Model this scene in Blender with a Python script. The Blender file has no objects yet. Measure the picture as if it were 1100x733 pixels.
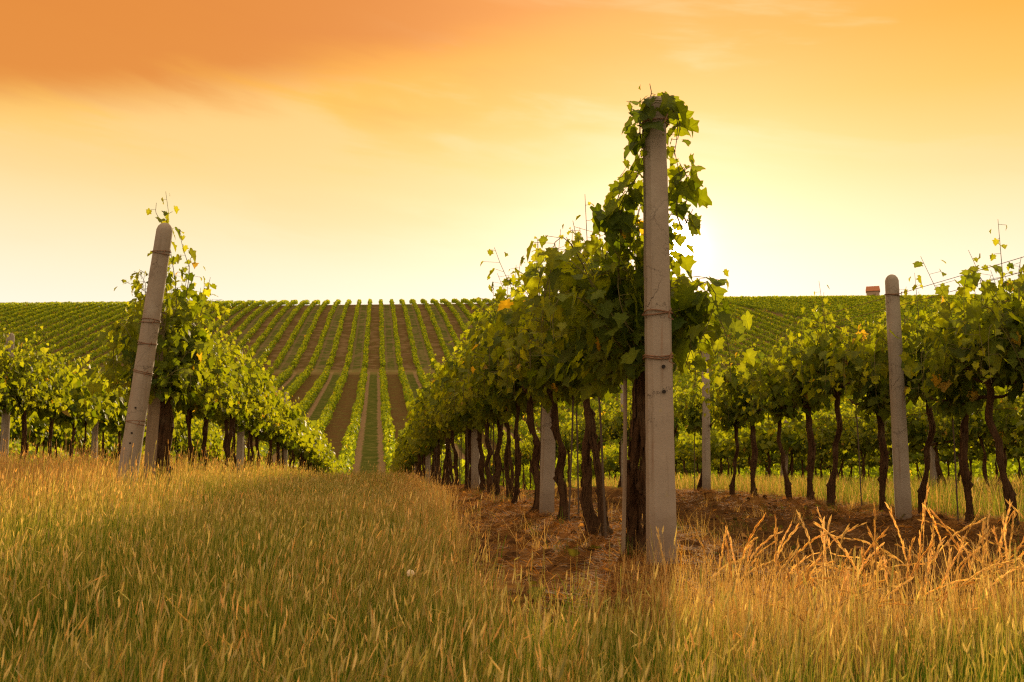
import bpy, math, random
import numpy as np

R = math.radians
rng = np.random.default_rng(7)
random.seed(7)
scene = bpy.context.scene
COL = scene.collection

# ------------------------------------------------------------------ camera
YAW, PITCH, CAM_Z, FPX = R(7.82), R(6.6), 0.47, 1070.0
cam_d = bpy.data.cameras.new('camera')
cam = bpy.data.objects.new('camera', cam_d)
COL.objects.link(cam)
cam.location = (0, 0, CAM_Z)
cam.rotation_euler = (R(90) + PITCH, 0, -YAW)
cam_d.sensor_width = 36.0
cam_d.lens = 36.0 * FPX / 1100.0
cam_d.clip_start = 0.05
cam_d.clip_end = 6000
cam_d.dof.use_dof = True
cam_d.dof.focus_distance = 5.0
cam_d.dof.aperture_fstop = 14.0
scene.camera = cam

# ------------------------------------------------------------------ sun + sky
SUN_EL, SUN_AZ = R(12.0), R(17.25)          # azimuth to the east of +Y
sun_dir = np.array([math.sin(SUN_AZ) * math.cos(SUN_EL), math.cos(SUN_AZ) * math.cos(SUN_EL), math.sin(SUN_EL)])
sd = bpy.data.lights.new('sun', 'SUN')
sun = bpy.data.objects.new('sun', sd)
COL.objects.link(sun)
sd.energy = 5.0
sd.angle = R(1.5)
sd.color = (1.0, 0.75, 0.43)
from mathutils import Vector
sun.rotation_euler = Vector(sun_dir.tolist()).to_track_quat('Z', 'Y').to_euler()

world = bpy.data.worlds.new('World')
scene.world = world
world.use_nodes = True
wn, wl = world.node_tree.nodes, world.node_tree.links
wn.clear()

class NT:
    """Small helper to write node trees as expressions."""
    def __init__(s, tree): s.n, s.l = tree.nodes, tree.links
    def put(s, sock, v):
        if isinstance(v, bpy.types.NodeSocket): s.l.new(v, sock)
        elif v is not None: sock.default_value = v
    def math(s, op, a, b=None, c=None, clamp=False):
        n = s.n.new('ShaderNodeMath'); n.operation = op; n.use_clamp = clamp
        s.put(n.inputs[0], a); s.put(n.inputs[1], b)
        if c is not None: s.put(n.inputs[2], c)
        return n.outputs[0]
    def vmath(s, op, a, b=None):
        n = s.n.new('ShaderNodeVectorMath'); n.operation = op
        s.put(n.inputs[0], a); s.put(n.inputs[1], b)
        return n.outputs['Value'] if op in ('DOT_PRODUCT', 'LENGTH') else n.outputs['Vector']
    def mix(s, f, a, b, blend='MIX'):
        n = s.n.new('ShaderNodeMix'); n.data_type = 'RGBA'; n.blend_type = blend
        s.put(n.inputs[0], f); s.put(n.inputs[6], a); s.put(n.inputs[7], b)
        return n.outputs[2]
    def sep(s, v):
        n = s.n.new('ShaderNodeSeparateXYZ'); s.put(n.inputs[0], v); return n.outputs
    def comb(s, x, y, z):
        n = s.n.new('ShaderNodeCombineXYZ'); s.put(n.inputs[0], x); s.put(n.inputs[1], y); s.put(n.inputs[2], z); return n.outputs[0]
    def noise(s, v, scale, detail=4, rough=.55, dist=0.0):
        n = s.n.new('ShaderNodeTexNoise'); s.put(n.inputs['Vector'], v); n.inputs['Scale'].default_value = scale
        n.inputs['Detail'].default_value = detail; n.inputs['Roughness'].default_value = rough; n.inputs['Distortion'].default_value = dist
        return n.outputs[0]
    def ramp(s, f, stops, interp='LINEAR'):
        n = s.n.new('ShaderNodeValToRGB'); n.color_ramp.interpolation = interp
        e = n.color_ramp.elements
        while len(e) < len(stops): e.new(0.5)
        for el, (p, c) in zip(e, stops):
            el.position = p; el.color = (*c, 1) if len(c) == 3 else c
        s.put(n.inputs[0], f); return n.outputs[0]
    def smooth(s, v, a, b):
        n = s.n.new('ShaderNodeMapRange'); n.interpolation_type = 'SMOOTHSTEP'
        s.put(n.inputs[0], v); n.inputs[1].default_value = a; n.inputs[2].default_value = b
        return n.outputs[0]
    def attr(s, name):
        n = s.n.new('ShaderNodeAttribute'); n.attribute_name = name; return n
    def coord(s, k='Object'):
        return s.n.new('ShaderNodeTexCoord').outputs[k]

W = NT(world.node_tree)
d = W.coord('Generated')
dx, dy, dz = W.sep(d)
el = W.math('MULTIPLY', W.math('ARCSINE', dz), 180 / math.pi)
grad = W.ramp(W.math('DIVIDE', W.math('ADD', el, 10.0), 100.0, clamp=True), [
    (0.00, (0.80, 0.62, 0.36)), (0.17, (1.06, .95, .80)), (0.20, (1.04, .88, .62)),
    (0.235, (1.0, .765, .40)), (0.265, (1.0, .64, .205)), (0.295, (1.0, .53, .090)), (0.33, (0.98, .435, .040)),
    (0.37, (0.95, .375, .045)), (0.50, (1.25, 0.80, 0.36)), (0.75, (1.8, 1.46, .92)), (1.0, (2.0, 1.7, 1.15))])
# smoky cloud streaks high in the sky, flattened along the horizon
cv = W.comb(W.math('MULTIPLY', dx, 1.6), W.math('MULTIPLY', dy, 1.6), W.math('ADD', W.math('MULTIPLY', dz, 9.0), W.math('MULTIPLY', dx, 1.3)))
c1 = W.noise(cv, 1.7, 5, .5, .4)
c2 = W.noise(cv, 5.0, 5, .55, .6)
cl = W.math('ADD', W.math('MULTIPLY', c1, .75), W.math('MULTIPLY', c2, .25))
dark = W.math('MULTIPLY', W.math('MULTIPLY', W.smooth(cl, .47, .66), W.smooth(el, 14.0, 21.0)), W.smooth(dx, .30, -.05))
sky_c = W.mix(W.math('MULTIPLY', dark, .38), grad, (0.78, 0.26, 0.04, 1))
# the broad smoke bank to the west of the view
az = W.math('MULTIPLY', W.math('ARCTAN2', dx, dy), 180 / math.pi)
edge = W.math('ADD', W.math('ADD', 22.0, W.math('MULTIPLY', az, .185)), W.math('MULTIPLY', W.math('SUBTRACT', cl, .5), 7.0))
bm = W.math('MULTIPLY', W.math('MULTIPLY', W.smooth(W.math('SUBTRACT', el, edge), -1.3, 1.8), W.smooth(az, 24.0, -4.0)), W.smooth(el, 42.0, 30.0))
sky_c = W.mix(W.math('MULTIPLY', bm, .9), sky_c, (0.75, 0.24, 0.035, 1))
light = W.math('MULTIPLY', W.math('MULTIPLY', W.smooth(cl, .50, .36), W.smooth(el, 10.0, 15.0)), W.math('SUBTRACT', 1.0, bm))
sky_c = W.mix(W.math('MULTIPLY', light, .5), sky_c, (1.0, 0.68, 0.30, 1))
# paler, more neutral sky away from the sunset
back = W.smooth(W.math('MULTIPLY', dy, -1.0), -0.35, 0.55)
sky_c = W.mix(back, sky_c, (1.28, .96, 0.64, 1))
# glow of the sun
sdot = W.math('MAXIMUM', W.vmath('DOT_PRODUCT', d, tuple(sun_dir)), 0.0)
core = W.math('ADD', W.math('MULTIPLY', W.math('POWER', sdot, 14000.0), 40.0), W.math('MULTIPLY', W.math('POWER', sdot, 2600.0), 1.0))
wide = W.math('ADD', W.math('MULTIPLY', W.math('POWER', sdot, 150.0), .20), W.math('MULTIPLY', W.math('POWER', sdot, 30.0), .16))
sky_c = W.vmath('ADD', sky_c, W.vmath('MULTIPLY', W.comb(core, core, core), (1.0, .86, .70)))
sky_c = W.vmath('ADD', sky_c, W.vmath('MULTIPLY', W.comb(wide, wide, wide), (1.0, .52, .70)))
nis = wn.new('ShaderNodeTexSky')
nis.sky_type = 'NISHITA'; nis.sun_disc = False
nis.sun_elevation = SUN_EL; nis.sun_rotation = SUN_AZ; nis.dust_density = 4.0; nis.air_density = 1.5
bg1 = wn.new('ShaderNodeBackground'); wl.new(sky_c, bg1.inputs[0]); bg1.inputs[1].default_value = 0.80
bg2 = wn.new('ShaderNodeBackground'); wl.new(nis.outputs[0], bg2.inputs[0]); bg2.inputs[1].default_value = 0.004
ad = wn.new('ShaderNodeAddShader'); wl.new(bg1.outputs[0], ad.inputs[0]); wl.new(bg2.outputs[0], ad.inputs[1])
wo = wn.new('ShaderNodeOutputWorld'); wl.new(ad.outputs[0], wo.inputs[0])

scene.view_settings.view_transform = 'Standard'
scene.view_settings.look = 'None'
scene.view_settings.exposure = 0.32
scene.view_settings.gamma = 1.0
scene.render.engine = 'CYCLES'
cy = scene.cycles
cy.max_bounces = 6; cy.diffuse_bounces = 3; cy.transmission_bounces = 4; cy.glossy_bounces = 2; cy.transparent_max_bounces = 4
cy.use_denoising = False; cy.filter_width = 1.25
cy.caustics_reflective = cy.caustics_refractive = False

# ------------------------------------------------------------------ terrain functions
def hermite(xs, ys, x):
    xs, ys = np.asarray(xs, float), np.asarray(ys, float)
    m = np.gradient(ys, xs)
    i = np.clip(np.searchsorted(xs, x) - 1, 0, len(xs) - 2)
    h = xs[i + 1] - xs[i]; t = np.clip((x - xs[i]) / h, 0, 1)
    return ((2*t**3 - 3*t**2 + 1) * ys[i] + (t**3 - 2*t**2 + t) * h * m[i] + (-2*t**3 + 3*t**2) * ys[i+1] + (t**3 - t**2) * h * m[i+1])

_h = rng.random((64, 64))
def vnoise(x, y):
    xi, yi = np.floor(x).astype(int), np.floor(y).astype(int)
    fx, fy = x - xi, y - yi
    fx, fy = fx*fx*(3-2*fx), fy*fy*(3-2*fy)
    a, b = _h[xi % 64, yi % 64], _h[(xi+1) % 64, yi % 64]
    c, e = _h[xi % 64, (yi+1) % 64], _h[(xi+1) % 64, (yi+1) % 64]
    return (a*(1-fx) + b*fx)*(1-fy) + (c*(1-fx) + e*fx)*fy - .5

PY = [-3000, -200, -20, 0, 4.3, 8, 14, 20, 30, 45, 58, 68, 77, 95, 122, 150, 187, 230, 270, 312, 345, 420, 700, 1500, 4000]
PZ = [-3.0, -1.5, -.5, -.5, -.47, -.43, -.44, -.56, -.97, -1.75, -2.15, -1.65, -.7, 1.4, 4.9, 9.3, 15.7, 27., 38., 47.3, 51.0, 49.0, 30, -10, -60]
S = 3.3
X0 = -2.03                                   # row lines stand at X0 + S*k
def interrow(X): return np.floor((X - X0) / S).astype(int)

def terrain(X, Y):
    X, Y = np.asarray(X, float), np.asarray(Y, float)
    z = hermite(PY, PZ, Y) + CAM_Z
    hill = np.clip((Y - 70) / 240, 0, 1)
    z = z + hill * np.clip(X, -220, 320) * 0.030
    near = np.clip(1 - (Y - 25) / 25, 0, 1)
    z = z + near * (np.clip(-X, 0, 12) * 0.035 - np.clip(X - 1.5, 0, 4.5) * 0.030)
    return z

def rough(X, Y):
    """Small relief of the worked soil close to the camera."""
    X, Y = np.asarray(X, float), np.asarray(Y, float)
    near = np.clip(1 - (np.maximum(np.abs(X), np.abs(Y - 8)) - 14) / 14, 0, 1)
    k = interrow(X)
    odd = (k % 2 != 0) & (Y > 3.2) & (X > 0)
    u = (X - X0) / S; fr = np.abs(u - np.round(u)) * S
    z = 0.03 * vnoise(X*1.3, Y*1.3)
    rowp = np.exp(-(fr/.45)**2) * np.clip((Y - 2.8) / 1.0, 0, 1) * (np.round(u) >= 1)
    rowp = rowp*np.where(np.round(u) >= 2, 1.0, .55)*np.clip((Y - 4.0)/2.0 + .25, .25, 1)
    z = z + rowp * (.05*(np.round(u) >= 2) - .02 + .09*vnoise(X*5, Y*5) + .05*vnoise(X*13, Y*13))
    z = z - odd*.13*np.exp(-((X - (X0 + 1.55*S))/1.15)**4)*np.clip((Y - 3.6)/1.2, 0, 1)*(k == 1)
    z = z + odd * (.07*vnoise(X*3.1, Y*3.1) + .06*vnoise(X*8, Y*8) + .06*vnoise(X*19, Y*19)) * (1 - .6*np.exp(-(fr/.35)**2))
    return z * near
def G(X, Y): return terrain(X, Y) + rough(X, Y)

def ray(px, py):
    a, b = (px - 550) / FPX, (366.5 - py) / FPX
    up = b*math.cos(PITCH) + math.sin(PITCH); fw = math.cos(PITCH) - b*math.sin(PITCH)
    v = np.array([a*math.cos(YAW) + fw*math.sin(YAW), fw*math.cos(YAW) - a*math.sin(YAW), up])
    return v / np.linalg.norm(v)
def row_y(px, X, py=490):                    # where the picture column px meets the row line X
    v = ray(px, py); return X * v[1] / v[0]
def hit(px, py, t0=40., t1=600.):
    v = ray(px, py); t = np.linspace(t0, t1, 6000)
    p = np.array([0, 0, CAM_Z]) + v * t[:, None]
    b = np.nonzero(p[:, 2] < terrain(p[:, 0], p[:, 1]))[0]
    return p[b[0]] if len(b) else p[-1]
def project(P):
    P = np.asarray(P, float) - np.array([0, 0, CAM_Z])
    lat = P[..., 0]*math.cos(YAW) - P[..., 1]*math.sin(YAW)
    fwd = P[..., 0]*math.sin(YAW) + P[..., 1]*math.cos(YAW)
    f2 = fwd*math.cos(PITCH) + P[..., 2]*math.sin(PITCH); u2 = P[..., 2]*math.cos(PITCH) - fwd*math.sin(PITCH)
    f2s = np.where(f2 > .05, f2, .05)
    return 550 + FPX*lat/f2s, 366.5 - FPX*u2/f2s, f2

# ------------------------------------------------------------------ mesh + object helpers
def build_mesh(name, V, F, mats, col=None, midx=None, smooth=False):
    """V (n,3), F: list of index arrays (m,3)/(m,4)."""
    me = bpy.data.meshes.new(name)
    V = np.ascontiguousarray(V, dtype=np.float32)
    Fs = [np.asarray(f, dtype=np.int32) for f in (F if isinstance(F, list) else [F]) if len(f)]
    loops = np.concatenate([f.ravel() for f in Fs]); tot = np.concatenate([np.full(len(f), f.shape[1], np.int32) for f in Fs])
    me.vertices.add(len(V)); me.vertices.foreach_set('co', V.ravel())
    me.loops.add(len(loops)); me.loops.foreach_set('vertex_index', loops)
    me.polygons.add(len(tot)); me.polygons.foreach_set('loop_start', np.concatenate([[0], np.cumsum(tot)[:-1]]).astype(np.int32))
    if midx is not None: me.polygons.foreach_set('material_index', np.asarray(midx, np.int32))
    me.polygons.foreach_set('use_smooth', np.full(len(tot), bool(smooth)))
    if col is not None:
        a = me.attributes.new('tint', 'FLOAT_COLOR', 'POINT')
        c = np.ones((len(V), 4), np.float32); c[:, :3] = col
        a.data.foreach_set('color', c.ravel())
    for m in (mats if isinstance(mats, (list, tuple)) else [mats]): me.materials.append(m)
    me.update(calc_edges=True)
    return me
class MB:
    """Collects pieces of one mesh."""
    def __init__(s): s.V, s.T, s.Q, s.C, s.tm, s.qm, s.n = [], [], [], [], [], [], 0
    def add(s, V, F, mat=0, col=(1, 1, 1)):
        V = np.asarray(V, float).reshape(-1, 3); F = np.asarray(F, int) + s.n
        s.V.append(V); s.n += len(V)
        s.C.append(np.broadcast_to(np.asarray(col, float), (len(V), 3)))
        if F.shape[1] == 3: s.T.append(F); s.tm.append(np.full(len(F), mat))
        else: s.Q.append(F); s.qm.append(np.full(len(F), mat))
    def tube(s, P, r, n=8, mat=0, col=(1, 1, 1), cap=True, wob=0.0, g=None):
        P = np.asarray(P, float); m = len(P); r = np.broadcast_to(np.asarray(r, float), (m,))
        T = np.gradient(P, axis=0); T /= np.linalg.norm(T, axis=1)[:, None] + 1e-9
        ref = np.array([1., 0, 0]) if abs(T[0][0]) < .8 else np.array([0, 1., 0])
        A = np.cross(T, ref); A /= np.linalg.norm(A, axis=1)[:, None] + 1e-9
        B = np.cross(T, A)
        th = np.arange(n) * 2*math.pi/n
        rr = np.repeat(r[:, None], n, 1)
        if wob:
            g = g or rng
            rr = rr * (1 + wob*(g.random((m, n)) - .5) + wob*.8*(g.random((1, n)) - .5))
        ring = P[:, None] + rr[..., None]*(np.cos(th)[None, :, None]*A[:, None] + np.sin(th)[None, :, None]*B[:, None])
        V = ring.reshape(-1, 3)
        i = np.arange(m-1)[:, None]*n; j = np.arange(n)[None]
        q = np.stack([i+j, i+(j+1) % n, i+n+(j+1) % n, i+n+j], -1).reshape(-1, 4)
        s.add(V, q, mat, col)
        if cap:
            for e, o in ((0, 1), (m-1, 0)):
                base = ring[e]; c = base.mean(0)
                f = [[n, (k+1) % n, k] if o else [n, k, (k+1) % n] for k in range(n)]
                s.add(np.vstack([base, c]), f, mat, col)
    def box(s, c, h, mat=0, col=(1, 1, 1)):
        c, h = np.asarray(c, float), np.asarray(h, float)
        V = np.array([[x, y, z] for x in (-1, 1) for y in (-1, 1) for z in (-1, 1)])*h + c
        s.add(V, [[0, 1, 3, 2], [4, 6, 7, 5], [0, 4, 5, 1], [2, 3, 7, 6], [0, 2, 6, 4], [1, 5, 7, 3]], mat, col)
    def mesh(s, name, mats, smooth=False):
        F, mi = [], []
        if s.Q: F.append(np.concatenate(s.Q)); mi += s.qm
        if s.T: F.append(np.concatenate(s.T)); mi += s.tm
        return build_mesh(name, np.concatenate(s.V), F, mats, np.concatenate(s.C), np.concatenate(mi), smooth)
def link(name, me, parent=None, loc=(0, 0, 0), rz=0.0, **kw):
    o = bpy.data.objects.new(name, me)
    COL.objects.link(o)
    o.location = [float(v) for v in loc]; o.rotation_euler = (0, 0, rz)
    if parent: o.parent = parent
    for k, v in kw.items(): o[k] = v
    return o
def thing(name, label, cat, loc, rz=0.0, group=None):
    o = link(name, None, None, loc, rz, label=label, category=cat)
    if group: o['group'] = group
    return o

# ------------------------------------------------------------------ materials
def new_mat(name):
    m = bpy.data.materials.new(name); m.use_nodes = True
    t = m.node_tree; t.nodes.clear()
    return m, NT(t)
def finish(N, shader, bump=None):
    o = N.n.new('ShaderNodeOutputMaterial'); N.l.new(shader, o.inputs[0])
def bsdf(N, color, rough=.8, bump=None, strength=.4, dist=.02, spec=.3):
    b = N.n.new('ShaderNodeBsdfPrincipled'); N.put(b.inputs['Base Color'], color); N.put(b.inputs['Roughness'], rough)
    b.inputs['Specular IOR Level'].default_value = spec
    if bump is not None:
        k = N.n.new('ShaderNodeBump'); k.inputs['Strength'].default_value = strength; k.inputs['Distance'].default_value = dist
        N.put(k.inputs['Height'], bump); N.l.new(k.outputs[0], b.inputs['Normal'])
    return b.outputs[0]
def leafy(name, trans=.45, tcol=(1.5, 1.35, .35), rough=.5, gloss=.35, vary=0):
    m, N = new_mat(name)
    c = N.attr('tint').outputs['Color']
    if vary: c = N.mix(N.noise(N.coord(), vary, 3), N.vmath('MULTIPLY', c, (.62, .66, .7)), N.vmath('MULTIPLY', c, (1.38, 1.34, 1.2)))
    p = bsdf(N, c, rough, spec=gloss)
    t = N.n.new('ShaderNodeBsdfTranslucent')
    N.l.new(N.vmath('MULTIPLY', c, tcol), t.inputs[0])
    mx = N.n.new('ShaderNodeMixShader'); mx.inputs[0].default_value = trans
    N.l.new(p, mx.inputs[1]); N.l.new(t.outputs[0], mx.inputs[2]); finish(N, mx.outputs[0]); return m
M_leaf = leafy('vine_leaf', .55, (3.2, 2.6, .42), .55, .18, 38)
M_row = leafy('row_leaf', .5, (3.3, 2.4, .5), .6, .12)
M_grass = leafy('grass_blade', .45, (1.4, 1.15, .55), .8, .04)

m, N = new_mat('bark'); M_bark = m
P = N.coord('Object'); x, y, z = N.sep(P)
n1 = N.noise(N.comb(N.math('MULTIPLY', x, 6.), N.math('MULTIPLY', y, 6.), N.math('MULTIPLY', z, .9)), 9, 5, .65, .5)
n2 = N.noise(P, 5, 3)
c = N.mix(n1, (.018, .009, .004, 1), (.15, .075, .032, 1))
c = N.mix(N.smooth(n2, .5, .75), c, (.13, .085, .045, 1))
finish(N, bsdf(N, c, .9, n1, 1., .05, .15))

m, N = new_mat('cane_bark'); M_cane = m
finish(N, bsdf(N, N.mix(N.noise(N.coord(), 14), (.10, .07, .025, 1), (.16, .15, .05, 1)), .7))

def concrete(name, a, b, stain):
    m, N = new_mat(name)
    P = N.coord('Object')
    n1, n2, n3 = N.noise(P, 7, 6, .65), N.noise(P, 55, 4, .7), N.noise(P, 2.2, 3)
    x, y, z = N.sep(P)
    streak = N.noise(N.comb(N.math('MULTIPLY', x, 18.), N.math('MULTIPLY', y, 18.), z), 2.0, 4, .6)
    c = N.mix(n1, a, b)
    c = N.mix(N.math('MULTIPLY', N.smooth(streak, .55, .75), .55), c, stain)
    c = N.mix(N.math('MULTIPLY', N.smooth(n2, .62, .74), .5), c, (.14, .11, .085, 1))
    c = N.mix(N.math('MULTIPLY', N.smooth(n3, .55, .7), .4), c, (.52, .47, .40, 1))
    # rust runs, hairline cracks, splashed foot, lichen
    rust = N.math('MULTIPLY', N.smooth(N.noise(N.comb(N.math('MULTIPLY', x, 30.), N.math('MULTIPLY', y, 30.), N.math('MULTIPLY', z, 1.6)), 1.0, 3, .6), .60, .74), N.smooth(n3, .40, .60))
    c = N.mix(N.math('MULTIPLY', rust, .6), c, (.20, .085, .035, 1))
    vo = N.n.new('ShaderNodeTexVoronoi'); vo.feature = 'DISTANCE_TO_EDGE'; vo.inputs['Scale'].default_value = 5.5
    N.put(vo.inputs['Vector'], N.vmath('ADD', P, N.vmath('MULTIPLY', N.comb(n1, n2, n1), (.12, .12, .12))))
    crack = N.math('MULTIPLY', N.smooth(vo.outputs['Distance'], .012, .002), N.smooth(N.noise(P, 3.1, 2), .50, .60))
    c = N.mix(N.math('MULTIPLY', crack, .85), c, (.05, .035, .025, 1))
    foot = N.smooth(N.math('ADD', z, N.math('MULTIPLY', n1, .25)), .42, .10)
    c = N.mix(N.math('MULTIPLY', foot, .55), c, (.13, .075, .04, 1))
    lich = N.math('MULTIPLY', N.smooth(N.noise(P, 16, 4, .6), .62, .68), N.smooth(n3, .5, .35))
    c = N.mix(N.math('MULTIPLY', lich, .5), c, (.30, .25, .10, 1))
    n2 = N.math('SUBTRACT', n2, N.math('MULTIPLY', crack, .8))
    h = N.math('ADD', N.math('MULTIPLY', n1, .5), n2)
    finish(N, bsdf(N, c, .92, h, .45, .006, .2)); return m
M_conc = concrete('concrete_pale', (.205, .162, .125, 1), (.32, .262, .208, 1), (.15, .11, .075, 1))
M_conc2 = concrete('concrete_rough', (.20, .165, .13, 1), (.34, .29, .235, 1), (.15, .11, .08, 1))
m, N = new_mat('dark_hole'); M_hole = m; finish(N, bsdf(N, (.02, .015, .012, 1), .9))
m, N = new_mat('rusty_wire'); M_wire = m
finish(N, bsdf(N, N.mix(N.noise(N.coord(), 30), (.10, .045, .025, 1), (.24, .12, .06, 1)), .7, spec=.4))
m, N = new_mat('stake_metal'); M_stake = m
finish(N, bsdf(N, N.mix(N.noise(N.coord(), 12), (.05, .035, .025, 1), (.12, .08, .05, 1)), .7))
m, N = new_mat('weathered_wood'); M_wood = m
P = N.coord(); x, y, z = N.sep(P)
g = N.noise(N.comb(N.math('MULTIPLY', x, 20.), N.math('MULTIPLY', y, 20.), z), 3, 5, .6)
finish(N, bsdf(N, N.mix(g, (.13, .085, .05, 1), (.30, .22, .15, 1)), .9, g, .5, .01))
m, N = new_mat('hut_wall'); M_hutwall = m
finish(N, bsdf(N, N.mix(N.noise(N.coord(), 1.5), (.30, .20, .14, 1), (.42, .30, .22, 1)), .9))
m, N = new_mat('roof_tile'); M_roof = m
finish(N, bsdf(N, N.mix(N.noise(N.coord(), 2.5), (.28, .09, .04, 1), (.42, .17, .08, 1)), .85))

# ground: worked soil, grass strips, wheel tracks, all by position in the place
m, N = new_mat('ground_soil_and_turf'); M_ground = m
P = N.coord('Object'); x, y, z = N.sep(P)
na, nb, nc, nd = N.noise(P, .35, 4), N.noise(P, 3.0, 5, .65), N.noise(P, 17.0, 5, .7), N.noise(P, 1.1, 4, .6)
soil = N.mix(nb, (.040, .019, .008, 1), (.105, .052, .019, 1))
soil = N.mix(N.smooth(nc, .56, .74), soil, (.16, .085, .035, 1))
straw = N.mix(nc, (.13, .062, .018, 1), (.30, .155, .045, 1))
turf = N.mix(nb, (.040, .060, .010, 1), (.10, .105, .022, 1))
turf = N.mix(N.math('MULTIPLY', N.smooth(nd, .42, .68), .7), turf, (.16, .14, .04, 1))
path = N.mix(nb, (.19, .125, .065, 1), (.27, .18, .10, 1))
wob = N.math('MULTIPLY', N.math('SUBTRACT', nd, .5), .7)
u = N.math('DIVIDE', N.math('SUBTRACT', N.math('ADD', x, wob), X0), S)
k = N.math('FLOOR', u); fr = N.math('SUBTRACT', u, k)
odd = N.math('ABSOLUTE', N.math('MODULO', k, 2.0))
CY = 186.0
above = N.math('GREATER_THAN', y, CY)
odd_f = N.math('ABSOLUTE', N.math('SUBTRACT', odd, above))
mid = N.math('ABSOLUTE', N.math('SUBTRACT', fr, .5))                 # 0 centre .. .5 at the row
far = N.smooth(y, 55, 75)
track = N.math('MULTIPLY', N.math('MULTIPLY', N.smooth(N.math('ABSOLUTE', N.math('SUBTRACT', mid, .29)), .115, .06), far), N.math('SUBTRACT', 1.0, N.math('MULTIPLY', above, .6)))
strip = N.mix(track, turf, path)
soil_far = N.mix(nb, (.075, .042, .016, 1), (.150, .092, .036, 1))
soil_far = N.mix(N.math('MULTIPLY', N.smooth(nd, .45, .65), .6), soil_far, turf)
col = N.mix(odd_f, strip, N.mix(far, soil, soil_far))
patch = N.smooth(na, .45, .6)                                        # the tilled lanes above the crossing are drier and weedier
col = N.mix(N.math('MULTIPLY', N.math('MULTIPLY', above, patch), .45), col, path)
cross = N.math('MULTIPLY', N.smooth(N.math('ABSOLUTE', N.math('SUBTRACT', N.math('ADD', y, wob), CY)), 4.5, 3.0), 1.0)
col = N.mix(N.math('MULTIPLY', cross, .5), col, N.mix(nb, (.20, .14, .06, 1), (.17, .14, .045, 1)))
headland = N.smooth(N.math('ADD', y, wob), 3.3, 2.7)
col = N.mix(headland, col, turf)
rowm = N.math('MULTIPLY', N.smooth(mid, .36, .43), N.smooth(y, 2.6, 3.4))
nearrow = N.math('MULTIPLY', rowm, N.math('SUBTRACT', 1.0, far))
bare = N.math('MULTIPLY', N.math('MULTIPLY', N.smooth(N.math('ABSOLUTE', N.math('SUBTRACT', x, 1.27)), 1.15, .85), N.smooth(N.math('ADD', y, wob), 2.6, 3.2)), N.math('SUBTRACT', 1.0, far))
col = N.mix(bare, col, soil)
col = N.mix(N.math('MULTIPLY', N.math('MAXIMUM', nearrow, N.math('MULTIPLY', bare, .7)), N.smooth(nb, .38, .62)), col, straw)
hgt = N.math('ADD', N.math('MULTIPLY', nb, .6), nc)
finish(N, bsdf(N, col, 1.0, hgt, .7, .05, .0))

# ------------------------------------------------------------------ the ground sheet
def axis(parts):
    return np.unique(np.concatenate([np.arange(a, b, s) for a, b, s in parts]))
gx = axis([(-3000, -400, 200), (-400, -60, 8), (-60, -14, 2), (-14, -1, .5), (-1, 10, .06), (10, 24, .5), (24, 100, 3), (100, 420, 8), (420, 3001, 200)])
gy = axis([(-400, -20, 20), (-20, 0, 1), (0, 2.4, .15), (2.4, 16, .07), (16, 40, .5), (40, 100, 1.5), (100, 360, 4), (360, 700, 15), (700, 4001, 150)])
XX, YY = np.meshgrid(gx, gy, indexing='ij')
ZZ = G(XX, YY)
V = np.stack([XX, YY, ZZ], -1).reshape(-1, 3)
nx, ny = len(gx), len(gy)
ii, jj = np.meshgrid(np.arange(nx-1), np.arange(ny-1), indexing='ij')
q = np.stack([ii*ny+jj, (ii+1)*ny+jj, (ii+1)*ny+jj+1, ii*ny+jj+1], -1).reshape(-1, 4)
link('ground', build_mesh('ground', V, q, M_ground, smooth=True), kind='structure')

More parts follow.
